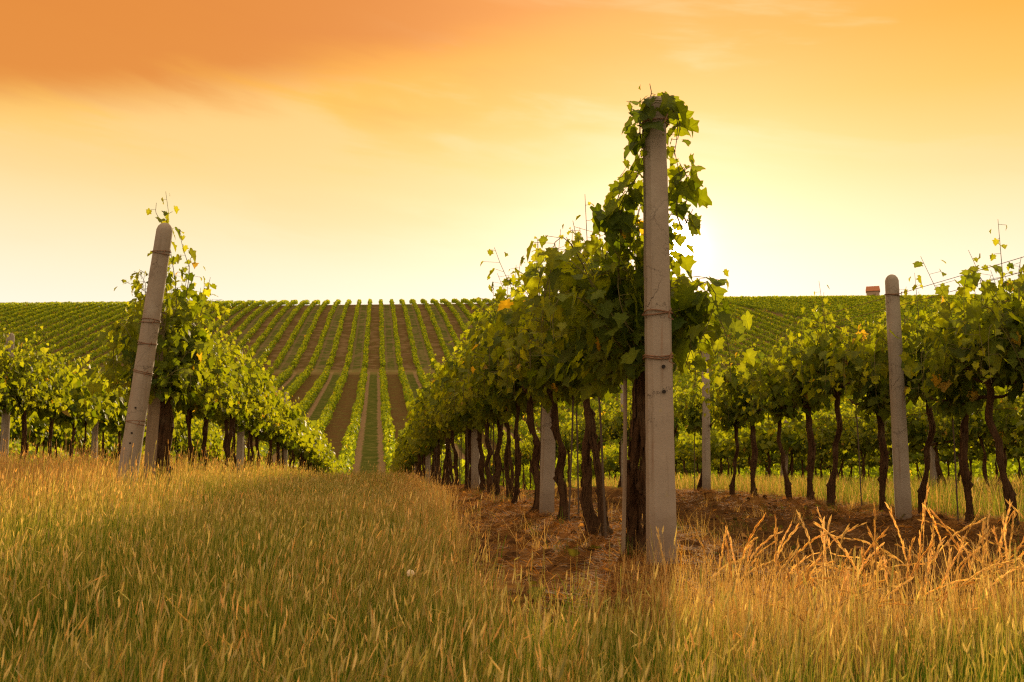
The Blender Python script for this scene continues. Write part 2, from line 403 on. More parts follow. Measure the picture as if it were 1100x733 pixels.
# ------------------------------------------------------------------ leaves
LEAF_RIM = np.array([(0, .10), (.16, -.03), (.40, .06), (.36, .24), (.56, .42), (.37, .56), (.24, .74), (0, 1.0),
                     (-.24, .74), (-.37, .56), (-.56, .42), (-.36, .24), (-.40, .06), (-.16, -.03)])
_m = (LEAF_RIM + np.roll(LEAF_RIM, -1, 0))/2                          # toothed edge between the lobes
_m = (0, .42) + (_m - (0, .42))*(1 + .10*(-1.0)**np.arange(14))[:, None]
LEAF_RIM = np.stack([LEAF_RIM, _m], 1).reshape(-1, 2)
LEAF2_RIM = np.array([(0, .06), (.40, .04), (.55, .44), (.25, .72), (0, 1.0), (-.25, .72), (-.55, .44), (-.40, .04)])
def leaves(mb, pos, nrm, tip, size, col, lod=0, mat=0, g=None):
    """Many vine leaves: pos (n,3), nrm normal, tip direction, size (n,), col (n,3)."""
    g = g or rng
    rim = LEAF_RIM if lod == 0 else LEAF2_RIM
    n, m = len(pos), len(rim)
    nrm = nrm / (np.linalg.norm(nrm, axis=1)[:, None] + 1e-9)
    tip = tip - nrm*(tip*nrm).sum(1)[:, None]; tip /= np.linalg.norm(tip, axis=1)[:, None] + 1e-9
    side = np.cross(tip, nrm)
    pts = np.vstack([rim, [(0, .40)]])
    lx = pts[:, 0][None]*(1 + .25*(g.random((n, 1)) - .5)) + .05*(g.random((n, m+1)) - .5)
    ly = pts[:, 1][None] + .05*(g.random((n, m+1)) - .5)
    lz = np.abs(lx)*(.75*g.random((n, 1)) - .10) - .60*(g.random((n, 1)) - .1)*ly**2 - .3*g.random((n, 1))*lx**2 + .06*(g.random((n, m+1)) - .5)
    lz[:, -1] -= .03
    Vv = pos[:, None] + size[:, None, None]*(lx[..., None]*side[:, None] + ly[..., None]*tip[:, None] + lz[..., None]*nrm[:, None])
    f = np.array([[m, i, (i+1) % m] for i in range(m)])
    F = (np.arange(n)*(m+1))[:, None, None] + f[None]
    C = np.repeat(col[:, None], m+1, 1).copy()
    C[:, -1] *= 1.25                                                  # paler veins round the leaf stalk
    mb.add(Vv.reshape(-1, 3), F.reshape(-1, 3), mat, C.reshape(-1, 3))

def leaf_colors(n, young, g):
    """Old leaves deep green, young ones at the shoot tips yellow green; a few yellowed."""
    a = np.array([.036, .064, .006]); b = np.array([.105, .145, .011]); y = np.array([.19, .220, .024])
    t = g.random((n, 1)); c = a*(1-t) + b*t
    yy = np.clip(young, 0, 1)[:, None]*g.random((n, 1))**.6
    c = c*(1-yy) + y*yy
    o = g.random(n) < .012
    c[o] = np.array([.26, .19, .035])
    return c * (.8 + .4*g.random((n, 1)))

def shoot(mb, path, g, size=.12, step=.055, lod=0, spread=.09, stem_r=.0035, youth=.35, stem=True):
    """One cane with leaves along it."""
    P = np.asarray(path, float)
    L = np.r_[0, np.cumsum(np.linalg.norm(np.diff(P, axis=0), axis=1))]
    s = np.arange(step*.5, L[-1], step); s = s + (g.random(len(s)) - .5)*step*.7; s = np.clip(s, 0, L[-1])
    Q = np.stack([np.interp(s, L, P[:, i]) for i in range(3)], 1)
    n = len(Q); rel = s / L[-1]
    ang = np.arange(n)*2.6 + g.random(n)*1.6 + g.random()*6
    off = np.stack([np.cos(ang), np.sin(ang), .5*(g.random(n) - .35)], 1)
    pet = spread*(.5 + g.random(n))[:, None]
    pos = Q + off*pet
    nrm = off*.8 + np.array([0, 0, .55]) + .55*(g.random((n, 3)) - .5)*2
    tip = off*.5 + np.array([0, 0, -.9]) + .6*(g.random((n, 3)) - .5)*2
    sz = size*(.65 + .6*g.random(n))*(1 - .6*np.clip((rel - .7)/.3, 0, 1))
    leaves(mb, pos, nrm, tip, sz, leaf_colors(n, youth*np.clip((rel-.35)/.65, 0, 1)*2.2, g), lod, 0, g)
    if stem:
        mb.tube(P, np.linspace(stem_r, stem_r*.45, len(P)), 4, 1, cap=False)
        for a_, b_ in zip(Q[::2], pos[::2]): mb.tube(np.array([a_, b_]), stem_r*.4, 3, 1, cap=False)

def foliage_mesh(name, seed, L=1.15, top=1.85, bottom=.72, n_shoots=26, half=.30, size=.096, step=.038, lod=0, stem=True, tall=(), droop=.45, yw=1.0):
    g = np.random.default_rng(seed)
    mb = MB()
    for i in range(n_shoots):
        y0 = (g.random() - .5)*L; x0 = (g.random() - .5)*.12; z0 = .86 + .14*g.random()
        kind = g.random()
        if kind < 1 - droop:                                          # upright between the wires, ragged top
            zt = top - .35*g.random()**1.3; sx = (g.random() - .5)*2*half*1.1
            t = np.linspace(0, 1, 10)
            P = np.stack([x0 + sx*t**.8 + .05*np.sin(t*5 + g.random()*6), y0 + (g.random() - .5)*.45*yw*t + .04*np.sin(t*6 + g.random()*6), z0 + (zt - z0)*t], 1)
            if g.random() < .35: P[7:, 2] -= np.array([.02, .08, .17]); P[7:, 0] += np.sign(sx)*np.array([.03, .08, .14])
        else:                                                         # arching out and hanging down the side
            s_ = 1 if g.random() < .5 else -1; zt = bottom + .25*g.random(); hi = z0 + .2 + .5*g.random()
            t = np.linspace(0, 1, 10)
            P = np.stack([x0 + s_*half*(1.15 + .4*g.random())*np.sin(t*1.7), y0 + (g.random() - .5)*.7*yw*t, z0 + (hi - z0)*np.sin(t*math.pi*.9)*1.0 + (zt - z0)*t**2], 1)
        shoot(mb, P, g, size, step, lod, stem=stem)
    for (ty, tz) in tall:                                             # lone young shoots sticking out of the top
        t = np.linspace(0, 1, 8)
        P = np.stack([.1*(g.random() - .5) + .12*t*(g.random() - .5), ty + .2*t*(g.random() - .5), top - .3 + (tz - top + .3)*t], 1)
        shoot(mb, P, g, size*.62, .05, lod, spread=.05, youth=1.0)
    return mb.mesh(name, [M_leaf, M_cane])

def trunk_mesh(name, seed, h=.92, r=.042, lean=(0, 0), arms=True, twin=False, forks=0, wan=.6):
    g = np.random.default_rng(seed)
    mb = MB()
    def one(dx, dy, r, lean, ph):
        m_ = 24; t = np.linspace(0, 1, m_)
        def wander(a):
            k = g.normal(0, a*wan, 8); k[0] *= .2
            return np.interp(t, np.linspace(0, 1, 8), k)*np.sin(t*math.pi)**.5
        P = np.stack([dx*(1-t) + lean[0]*t + wander(.022) + wan*.02*np.sin(t*5.5 + ph)*np.sin(t*math.pi), dy*(1-t) + lean[1]*t + wander(.03) + wan*.035*np.sin(t*4.3 + ph*2)*np.sin(t*math.pi), -.08 + (h+.08)*t], 1)
        lump = np.interp(t, np.linspace(0, 1, 9), 1 + g.normal(0, .16, 9))
        rr = r*(1.0 - .34*t + .7*np.exp(-(t/.12)**2) + .35*np.exp(-((t-.97)/.07)**2))*lump*(1 + .12*(g.random(m_) - .5))
        mb.tube(P, rr, 14, 0, wob=.55, g=g)
        for _ in range(26):                                           # shaggy strips of old bark
            k = int(g.random()*(m_ - 7)); ln = 3 + int(g.random()*4); a = g.random()*6.28
            dr = np.array([math.cos(a), math.sin(a), 0]); sd_ = np.array([-math.sin(a), math.cos(a), 0])
            off = 1.02 + .35*np.linspace(0, 1, ln)**2*g.random()
            c = P[k:k+ln] + dr*(rr[k:k+ln]*off)[:, None]
            mb.tube(c, np.linspace(.006, .002, ln)*(.7 + .8*g.random()), 4, 0, cap=False)
        for _ in range(4):                                            # old knots
            k = 2 + int(g.random()*20); a = g.random()*6.28
            q = P[k] + rr[k]*.7*np.array([math.cos(a), math.sin(a), 0])
            mb.tube(np.array([q - [0, 0, .035], q + [.016*math.cos(a), .016*math.sin(a), .0], q + [0, 0, .03]]), [rr[k]*.3, rr[k]*.6, rr[k]*.25], 7, 0, wob=.4, g=g)
        return P[-1]
    e = one(0, 0, r, lean, g.random()*6)
    if twin: one(.06, -.17, r*.75, (lean[0], lean[1] + .05), g.random()*6)
    if arms:
        for s_ in (-1, 1):
            t = np.linspace(0, 1, 7); ln = .42 + .15*g.random()
            P = np.stack([e[0] + .03*np.sin(t*4 + g.random()*6), e[1] + s_*ln*t, e[2] - .03 + .10*t**.6 + .02*np.sin(t*7)], 1)
            mb.tube(P, np.linspace(r*.62, r*.26, 7), 8, 0, wob=.25, g=g)
    return mb.mesh(name, M_bark, smooth=True)

# ------------------------------------------------------------------ posts
def wire_tie(parent, z, r, sq=False, cx=0., seed=0, square_h=None):
    g = np.random.default_rng(seed); mb = MB()
    for k in range(2):
        th = np.linspace(0, 2*math.pi, 25)
        if sq:
            c, s_ = np.cos(th), np.sin(th); w = r / np.maximum(np.abs(c), np.abs(s_))
            w = np.minimum(w, r*1.25)
            P = np.stack([w*c, w*s_, z + .010*k + .006*np.sin(th*2 + g.random()*6)], 1)
        else:
            P = np.stack([(r+.004)*np.cos(th), (r+.004)*np.sin(th), z + .012*k + .010*np.sin(th + g.random()*6)], 1)
        P[:, 0] += cx
        mb.tube(P, .0035, 5, 0, cap=False)
    P = np.array([[r*.6, -r*1.05, z], [r*.75, -r*1.35, z + .02], [r*.5, -r*1.5, z - .02], [r*.9, -r*1.3, z - .03]]); P[:, 0] += cx
    mb.tube(P, .003, 4, 0)
    return link('wire_tie', mb.mesh('wire_tie', M_wire), parent)

def round_post_mesh(name, h, r0, r1, seed, mat):
    g = np.random.default_rng(seed); mb = MB()
    z = np.r_[-.4, np.linspace(0, h - r1*1.0, 26), h - r1*.55, h - r1*.22, h - r1*.05]
    r = np.interp(z, [-.4, 0, h], [r0, r0, r1])*(1 + .015*(g.random(len(z)) - .5)); r[-3:] = r1*np.array([.86, .6, .26])
    P = np.stack([0*z, 0*z, z], 1)
    mb.tube(P, r, 18, 0, wob=.035, g=g)
    return mb.mesh(name, mat, smooth=True)
def square_post_mesh(name, h, w0, w1, ch, seed, mat, top_cap=True):
    g = np.random.default_rng(seed); mb = MB()
    z = np.r_[-.4, np.linspace(0, h - .02, 30), h]
    V = []
    for i, zz in enumerate(z):
        w = np.interp(zz, [-.4, 0, h], [w0, w0, w1])*.5; c = ch
        if i == len(z) - 1: w -= .012; 
        o = [(-w+c, -w), (w-c*.35, -w), (w, -w+c*.35), (w, w-c), (w-c, w), (-w+c, w), (-w, w-c), (-w, -w+c)]
        V += [(x + .003*(g.random() - .5), y + .003*(g.random() - .5), zz) for x, y in o]
    m_, n = len(z), 8
    i = np.arange(m_-1)[:, None]*n; j = np.arange(n)[None]
    q = np.stack([i+j, i+(j+1) % n, i+n+(j+1) % n, i+n+j], -1).reshape(-1, 4)
    mb.add(V, q)
    b = len(V) - n; c = np.mean(V[b:], 0)
    mb.add(V[b:] + [tuple(c + [0, 0, .004])], [[n, k, (k+1) % n] for k in range(n)])
    return mb.mesh(name, mat)
def holes(parent, zs, y, x=0.02, r=.010):
    for zz in zs:
        mb = MB(); P = np.array([[x, y - .002, zz], [x, y + .02, zz]])
        mb.tube(P, r, 10, 0)
        link('bolt_hole', mb.mesh('bolt_hole', M_hole), parent)

R1, L1, R2, R3, L2 = X0 + S, X0, X0 + 2*S, X0 + 3*S, X0 - S
MAIN = (1.24, 4.27)
G_POST = 'concrete posts along the vine rows'
# the tall chamfered end post with the climbing vine
mz = float(G(*MAIN))
root = thing('vineyard_post', 'tall pale square concrete end post with climbing vine over its top', 'post', (MAIN[0], MAIN[1], CAM_Z - .475), R(-4), G_POST)
link('post_body', square_post_mesh('post_body', 2.10, .116, .092, .020, 3, M_conc), root)
for i, zz in enumerate((1.98, 1.10, .905)): wire_tie(root, zz, .060, True, seed=i)
holes(root, (.865, .755), -.061, .012, .008)
# leaning round post of the row across the grass lane
lp = (L1 + .07, 8.30)
root2 = thing('vineyard_post', 'leaning round-topped concrete end post at the head of a leafy row', 'post', (lp[0], lp[1], float(terrain(*lp)) - .05), 0, G_POST)
root2.rotation_euler = (R(3), R(6.6), 0)
link('post_body', round_post_mesh('post_body', 2.30, .080, .064, 5, M_conc), root2)
for i, zz in enumerate((2.05, 1.49, 1.31, 1.08, .68)): wire_tie(root2, zz, .071, seed=10+i)
holes(root2, (.60, .52, .80), -.077, .0, .008)
# rough round post in the sparse row
y965 = row_y(968, R2 - .24)
root3 = thing('vineyard_post', 'rough round-topped concrete post standing clear among the spaced out vines', 'post', (R2 - .24, y965, float(G(R2 - .24, y965)) - .04), R(10), G_POST)
root3.rotation_euler = (0, R(-.4), 0)
link('post_body', round_post_mesh('post_body', 2.08, .066, .055, 9, M_conc2), root3)
wire_tie(root3, 1.90, .058, seed=31)
# the other posts further along the rows
post_var = [square_post_mesh('post_body', 2.0, .11, .09, .02, 20, M_conc), round_post_mesh('post_body', 2.05, .06, .052, 21, M_conc2), square_post_mesh('post_body', 1.95, .10, .085, .018, 22, M_conc2)]
def far_post(X, Y, var, label, lean=0., h=1.):
    o = thing('vineyard_post', label, 'post', (X, Y, float(G(X, Y)) - .03), random.uniform(-.3, .3), G_POST)
    o.rotation_euler[1] = lean; o.scale = (1, 1, h)
    link('post_body', post_var[var], o)
far_post(R1 + .02, row_y(584, R1), 0, 'pale concrete post among dark trunks, next behind the tall leafy end post', R(1.5), .95)
far_post(R1, row_y(511, R1), 0, 'pale concrete post among dark trunks, third along the leafy row', 0)
far_post(R2, row_y(758, R2), 1, 'thin weathered post standing in grass beyond the tall leafy end post', R(1), 1.02)
far_post(R2 + .05, row_y(667, R2), 2, 'square post glimpsed between trunks behind the leafy row', 0)
far_post(R3, row_y(840, R3), 0, 'slightly leaning pale post behind the sparse row of vines', R(5), .9)
far_post(R3, row_y(1003, R3), 2, 'square concrete post behind the rough round-topped post', R(-1), 1.)
far_post(L1, row_y(258, L1), 2, 'thin brown post among trunks of the row behind the leaning post', 0)
far_post(L1, row_y(306, L1), 0, 'small pale post topping the leaves of the row behind the leaning post', 0, 1.05)
far_post(L2, row_y(4, L2), 1, 'brown round post at the edge of the view in the outer row', 0, 1.03)
far_post(L2, row_y(101, L2), 0, 'short pale post under leaves behind the straw coloured grass', 0, .8)
for Y in (24., 31., 38.):
    far_post(R1, Y, 0, 'small pale post deep in the shade of the leafy row', 0)
# wooden board standing behind the leaning post
wb = (L1 + .16, 8.75)
o = thing('wooden_stake', 'grey brown wooden board standing behind the leaning concrete post', 'stake', (wb[0], wb[1], float(terrain(*wb))), .4)
mb = MB(); mb.box((0, 0, .78), (.045, .02, .80)); mb.box((.004, 0, 1.585), (.03, .018, .006))
link('board', mb.mesh('board', M_wood), o); o.rotation_euler[1] = R(1.5)

ws = (R1 - .10, row_y(668, R1 - .10))
o = thing('wooden_stake', 'slim wooden stake leaning beside the big trunk of the climbing vine', 'stake', (ws[0], ws[1], float(G(*ws))), .3)
o.rotation_euler = (R(-2), R(3.2), .3)
mb = MB(); g_ = np.random.default_rng(5)
mb.tube(np.array([[0, 0, -.1], [.004, .003, .4], [-.003, 0, .85], [.003, .002, 1.30]]), [.011, .011, .010, .009], 7, 0, wob=.2, g=g_)
link('pole', mb.mesh('pole', M_wood), o)
# ------------------------------------------------------------------ vines
FOL = [foliage_mesh('foliage', 100+i, n_shoots=36, tall=((-.2, 2.12), (.3, 2.0)) if i % 2 else ((.1, 2.05),)) for i in range(7)]
FOLN = [foliage_mesh('foliage', 150+i, L=.36, top=1.70, bottom=.72, n_shoots=21, half=.25, droop=.3, yw=.6, tall=((-.12, 1.82), (.1, 1.76)), step=.045) for i in range(4)]   # the sparse row
FOLF = [foliage_mesh('foliage', 200+i, n_shoots=24, size=.15, step=.075, lod=1, stem=False, tall=((.1, 2.02),)) for i in range(5)]
TRK = [trunk_mesh('trunk', 300+i, r=.021 + .013*random.random(), lean=(random.uniform(-.08, .08), random.uniform(-.28, .28)), twin=i in (2, 5, 7, 9)) for i in range(11)]
TRKS = [trunk_mesh('trunk', 340+i, h=.95, r=.023 + .010*random.random(), lean=(random.uniform(-.05, .05), random.uniform(-.10, .10)), wan=.45) for i in range(6)]
G_VINE = {1: 'grapevines of the dense leafy row', 0: 'grapevines of the row behind the leaning post', 2: 'grapevines of the sparse row'}
n_vine = 0
def vine(X, Y, label, group, fol, trk, rz=None, sc=1.0, zs=1.0):
    global n_vine
    n_vine += 1
    o = thing('grapevine', label, 'grapevine', (X, Y, float(G(X, Y)) - .02), (random.choice((0, math.pi)) + random.uniform(-.12, .12)) if rz is None else rz, group)
    o.scale = (sc, sc, sc*zs)
    link('trunk', trk, o); link('foliage', fol, o)
    return o

# R1: the dense leafy row; the first vine is drawn by hand with its shoots up the post
v0 = thing('grapevine', 'big dark vine against the tall end post, shoots climbing to its top', 'grapevine', (R1 - .03, row_y(678, R1), float(G(R1, row_y(678, R1))) - .02), 0, G_VINE[1])
link('trunk', trunk_mesh('trunk', 400, h=.98, r=.042, lean=(.04, -.26), twin=True, arms=False), v0)
link('foliage', foliage_mesh('foliage', 401, L=.9, top=1.66, n_shoots=36, half=.27, size=.088, step=.036, droop=.3), v0)
v0y = v0.location[1]; v0z = v0.location[2]
def on_post(px, py, dy=0.0):
    """A spot beside the end post (its own depth plus dy), in the vine's own space."""
    v = ray(px, py); t = (MAIN[1] + dy)/v[1]
    p = np.array([0, 0, CAM_Z]) + v*t
    return p - np.array([v0.location[0], v0y, v0z])
gsh = np.random.default_rng(77)
SH = [
    ([(672, 330, .3), (664, 290, .2), (668, 255, .1), (660, 225, .05), (668, 200, .04), (682, 180, .03), (690, 160, .02), (690, 140, .02)], .095, .028),
    ([(690, 330, .25), (684, 290, .15), (680, 255, .12), (686, 225, .1)], .10, .03),
    ([(650, 330, .35), (655, 300, .3), (650, 275, .25), (668, 250, .2), (690, 235, .12)], .10, .03),
    ([(733, 246, .05), (727, 232, .05), (726, 222, .05), (728, 212, .05), (733, 200, .04), (728, 178, .03), (724, 160, .03)], .095, .03),
    ([(692, 150, .03), (690, 132, -.03), (694, 118, -.05), (702, 108, -.06), (712, 108, -.06), (722, 116, -.05), (728, 130, -.02), (727, 150, 0), (724, 168, .02)], .085, .026),
    ([(694, 116, -.08), (704, 110, -.08), (716, 112, -.08)], .085, .024),
    ([(716, 112, .05), (726, 120, .05), (731, 135, .04), (728, 150, .03)], .085, .03),
    ([(668, 250, .1), (664, 225, .1), (674, 205, .08), (688, 185, .07)], .09, .03),
    ([(738, 240, .1), (732, 228, .1), (738, 215, .08), (730, 190, .07), (736, 180, .05)], .085, .035),
    ([(662, 240, .1), (672, 215, .08), (684, 190, .05), (692, 165, .02)], .10, .025),
    ([(655, 236, .12), (660, 222, .1), (672, 205, .08)], .11, .025),
    ([(735, 205, .06), (738, 190, .06), (730, 175, .05)], .11, .022),
    ([(690, 160, .0), (687, 140, -.03), (690, 120, -.05), (697, 108, -.05), (708, 104, -.05)], .10, .03),
    ([(708, 108, .03), (720, 112, .03), (728, 122, .02), (731, 140, .0)], .10, .03),
    ([(700, 300, .3), (690, 270, .25), (684, 240, .2), (690, 210, .12)], .10, .035),
    ([(700, 125, .05), (696, 112, .05), (700, 100, .03), (698, 90, .02)], .062, .04),
    ([(722, 345, .10), (734, 325, .06), (748, 308, .04), (760, 302, .02), (770, 318, 0), (762, 345, .0), (752, 365, 0)], .11, .025),
    ([(718, 330, .15), (730, 345, .12), (742, 350, .08), (742, 375, .05), (736, 395, .05)], .11, .03),
    ([(726, 318, .2), (740, 326, .15), (752, 335, .1), (748, 360, .1)], .11, .03),
    ([(700, 360, .3), (720, 340, .3), (738, 330, .25), (752, 325, .2)], .11, .03),
    ([(690, 300, .3), (700, 320, .35), (716, 350, .3), (730, 370, .25)], .11, .03),
]
mb = MB()
for pts, size, step in SH:
    P = np.array([on_post(*p) for p in pts])
    t = np.linspace(0, 1, len(P)); tt = np.linspace(0, 1, len(P)*3)
    shoot(mb, np.stack([np.interp(tt, t, P[:, i]) for i in range(3)], 1), gsh, size, step, 0, spread=.045, youth=.1)
link('climbing_shoot', mb.mesh('climbing_shoot', [M_leaf, M_cane]), v0)

ys = [row_y(p, R1) for p in (640, 600)]
vine(R1 - .02, ys[0], 'vine with two twisted dark trunks beside the big climbing vine', G_VINE[1], FOL[0], trunk_mesh('trunk', 410, h=.95, r=.029, lean=(.0, .14), twin=True), 0.05)
vine(R1 + .03, ys[1], 'vine with dark trunk right before the second pale post', G_VINE[1], FOL[1], TRK[1], 3.2)
y = ys[1] + .95; i = 0
while y < 46:
    lab = ('full leafy vine with crooked trunk behind the second pale post of its row' if i == 0 else
           'leafy vine in the long shaded run beyond the second pale post')
    vine(R1 + random.uniform(-.07, .07), y, lab, G_VINE[1], random.choice(FOL if y < 18 else FOLF), random.choice(TRK), sc=random.uniform(.95, 1.08))
    y += random.uniform(.70, .95); i += 1

# L1: the row behind the leaning post
vl = vine(L1 + .22, 8.95, 'tall vine climbing over the leaning concrete post, thin shoot on top', G_VINE[0], foliage_mesh('foliage', 420, L=1.1, top=2.1, n_shoots=44, half=.28, droop=.35, tall=((-.3, 2.3), (.1, 2.2))), trunk_mesh('trunk', 421, h=.95, r=.06, lean=(0, .1), twin=True), 0)
mb = MB()
def at_depth(px, py, Y):
    v = ray(px, py); return np.array([0, 0, CAM_Z]) + v*(Y/v[1])
for pts in ([(190, 330), (188, 300), (184, 275), (180, 250), (181, 228), (178, 206)], [(200, 320), (204, 290), (196, 265), (192, 245)], [(178, 300), (160, 296), (150, 290), (152, 300)], [(215, 340), (222, 315), (226, 298)],
            [(184, 250), (174, 240), (167, 228), (168, 218)]):
    P = np.array([at_depth(a, b, 8.55) for a, b in pts]) - np.array(vl.location)
    t = np.linspace(0, 1, len(P)); tt = np.linspace(0, 1, 12)
    shoot(mb, np.stack([np.interp(tt, t, P[:, i]) for i in range(3)], 1), gsh, .10, .055, 0, spread=.04, youth=.8)
link('climbing_shoot', mb.mesh('climbing_shoot', [M_leaf, M_cane]), vl)
y = 9.75; i = 0
while y < 46:
    lab = ('leafy vine with leaning dark trunk directly behind the tall climbing one' if i == 0 else
           'leafy vine in the long run of the row behind the leaning post')
    vine(L1 + random.uniform(-.07, .07) + (.1 if y < 14 else 0), y, lab, G_VINE[0], random.choice(FOL if y < 20 else FOLF), random.choice(TRK), sc=random.uniform(.95, 1.06))
    y += random.uniform(.9, 1.15); i += 1

# R2: the sparse row of spaced out vines
vine(R2, 6.35, 'bushy vine cut by the edge of the view, nearest of the sparse row', G_VINE[2], FOLN[2], TRKS[3], sc=1.1)
r2px = [(1088, 'bushy vine at the edge of the view with a forked crooked trunk', 1.08), (1035, 'thin crooked vine with little foliage beside the bushy one', .9), (990, 'vine with thick dark trunk just beside the rough round-topped post', 1.0),
        (952, 'leaning vine right behind the rough round-topped post', .95), (896, 'bushy vine with straight thick trunk, fullest of the sparse row', 1.12), (869, 'vine with slanted trunk next beyond the fullest one of the sparse row', 1.03),
        (843, 'vine with thin leaning trunk in front of the slanted pale post', .95), (808, 'vine with dark upright trunk, partner of a similar one', .97), (787, 'vine with dark upright trunk nearest the thin weathered post', .92)]
for i, (px, lab, sc) in enumerate(r2px):
    Y = row_y(px, R2)
    vine(R2 + random.uniform(-.05, .05), Y, lab, G_VINE[2], foliage_mesh('foliage', 431, L=.55, top=1.72, n_shoots=24, half=.30, droop=.35, yw=.7, tall=((.1, 1.86),)) if i == 0 else FOLN[i % 4], TRKS[(3*i + 1) % 6], sc=sc*(1.06 if i == 0 else 1.08), zs=1.04)
y = row_y(787, R2) + 1.4
while y < 44:
    vine(R2 + random.uniform(-.06, .06), y, 'small vine of the sparse row seen between and past the trunks', G_VINE[2], random.choice(FOLN), random.choice(TRK), sc=random.uniform(.92, 1.05))
    y += random.uniform(1.0, 1.35)
# the rows further out
for X, ya, yb, lab, grp in ((R3, 8.8, 38, 'vine in the shady row standing behind the sparse row', 'grapevines of the third row'),
                            (X0 + 4*S, 11.5, 36, 'vine in the fourth row, showing only through gaps between nearer vines', 'grapevines of the fourth row'),
                            (X0 + 5*S, 14.5, 34, 'vine in the fifth row, showing only through gaps between nearer vines', 'grapevines of the fifth row'),
                            (L2, 12.0, 42, 'low leafy vine in the outer row beyond the leaning post', 'grapevines of the outer row'),
                            (X0 - 2*S, 15.5, 40, 'vine showing over the tops of the outer row', 'grapevines past the outer row')):
    y = ya
    while y < yb:
        vine(X + random.uniform(-.08, .08), y, lab, grp, random.choice(FOL if y < 17 else FOLF), random.choice(TRK), sc=random.uniform(.93, 1.05), zs=.86 if X > 0 else 1.14)
        y += random.uniform(.95, 1.2)
print('vines', n_vine)

# thin training stakes beside trunks
mbst = MB(); mbst.tube(np.array([[0, 0, -.1], [.004, 0, .6], [0, .003, 1.25]]), .0065, 7, 0)
stake_me = mbst.mesh('vine_stake', M_stake)
def stake(X, Y, label, h=1.0):
    o = link('vine_stake', stake_me, None, (X, Y, float(G(X, Y))), 0, label=label, category='stake', group='thin stakes beside the trunks')
    o.rotation_euler = (random.uniform(-.04, .04), random.uniform(-.04, .04), 0); o.scale[2] = h
for px, X, lab in ((699, R1, 'thin rusty rod beside the big trunk of the climbing vine'), (651, R1, 'thin rusty rod beside the two twisted trunks'), (611, R1, 'thin rod beside the trunk before the second pale post'),
                   (622, R1 + .25, 'thin rod a little behind the leafy row, between trunks'), (925, R2, 'thin rod in grass beside the fullest vine of the sparse row'), (1028, R2, 'thin rod beside the thin crooked vine'),
                   (746, R2, 'thin pale rod next to the thin weathered post')):
    stake(X, row_y(px, X) + .03, lab)
for Y in np.arange(8.2, 24, 1.1): stake(R1 + random.uniform(-.1, .1), float(Y), 'thin rod among the trunks along the shaded leafy row')

# trellis wires
def wire(X, ya, yb, z, label, sag=.02, r=.0024):
    y = np.linspace(ya, yb, int((yb - ya)*2) + 2)
    P = np.stack([X + 0*y, y, terrain(X + 0*y, y) + z - sag*np.abs(np.sin(y*.63))], 1)
    mb = MB(); mb.tube(P - P[0], r, 5, 0)
    return link('trellis_wire', mb.mesh('trellis_wire', M_wire), None, P[0], 0, label=label, category='wire', group='trellis wires')
for X, ya, nm in ((R1, 4.30, 'dense leafy row'), (L1 + .1, 8.4, 'row behind the leaning post')):
    for z, lv in ((.88, 'lowest rusty wire, under the leaves of the '), (1.30, 'middle rusty wire within the leaves of the '), (1.75, 'upper rusty wire near the leaf tops of the ')):
        wire(X, ya, 44, z, lv + nm)
for z, lv in ((.90, 'lowest rusty wire of the sparse row, below its leaves'), (1.40, 'middle rusty wire running through the sparse row'), (1.91, 'upper of two rusty wires against the sky beside the rough post'), (1.81, 'lower of two rusty wires against the sky beside the rough post')):
    wire(R2 - .17 if z > 1.5 else R2 + .03, 5.9, 44, z, lv)

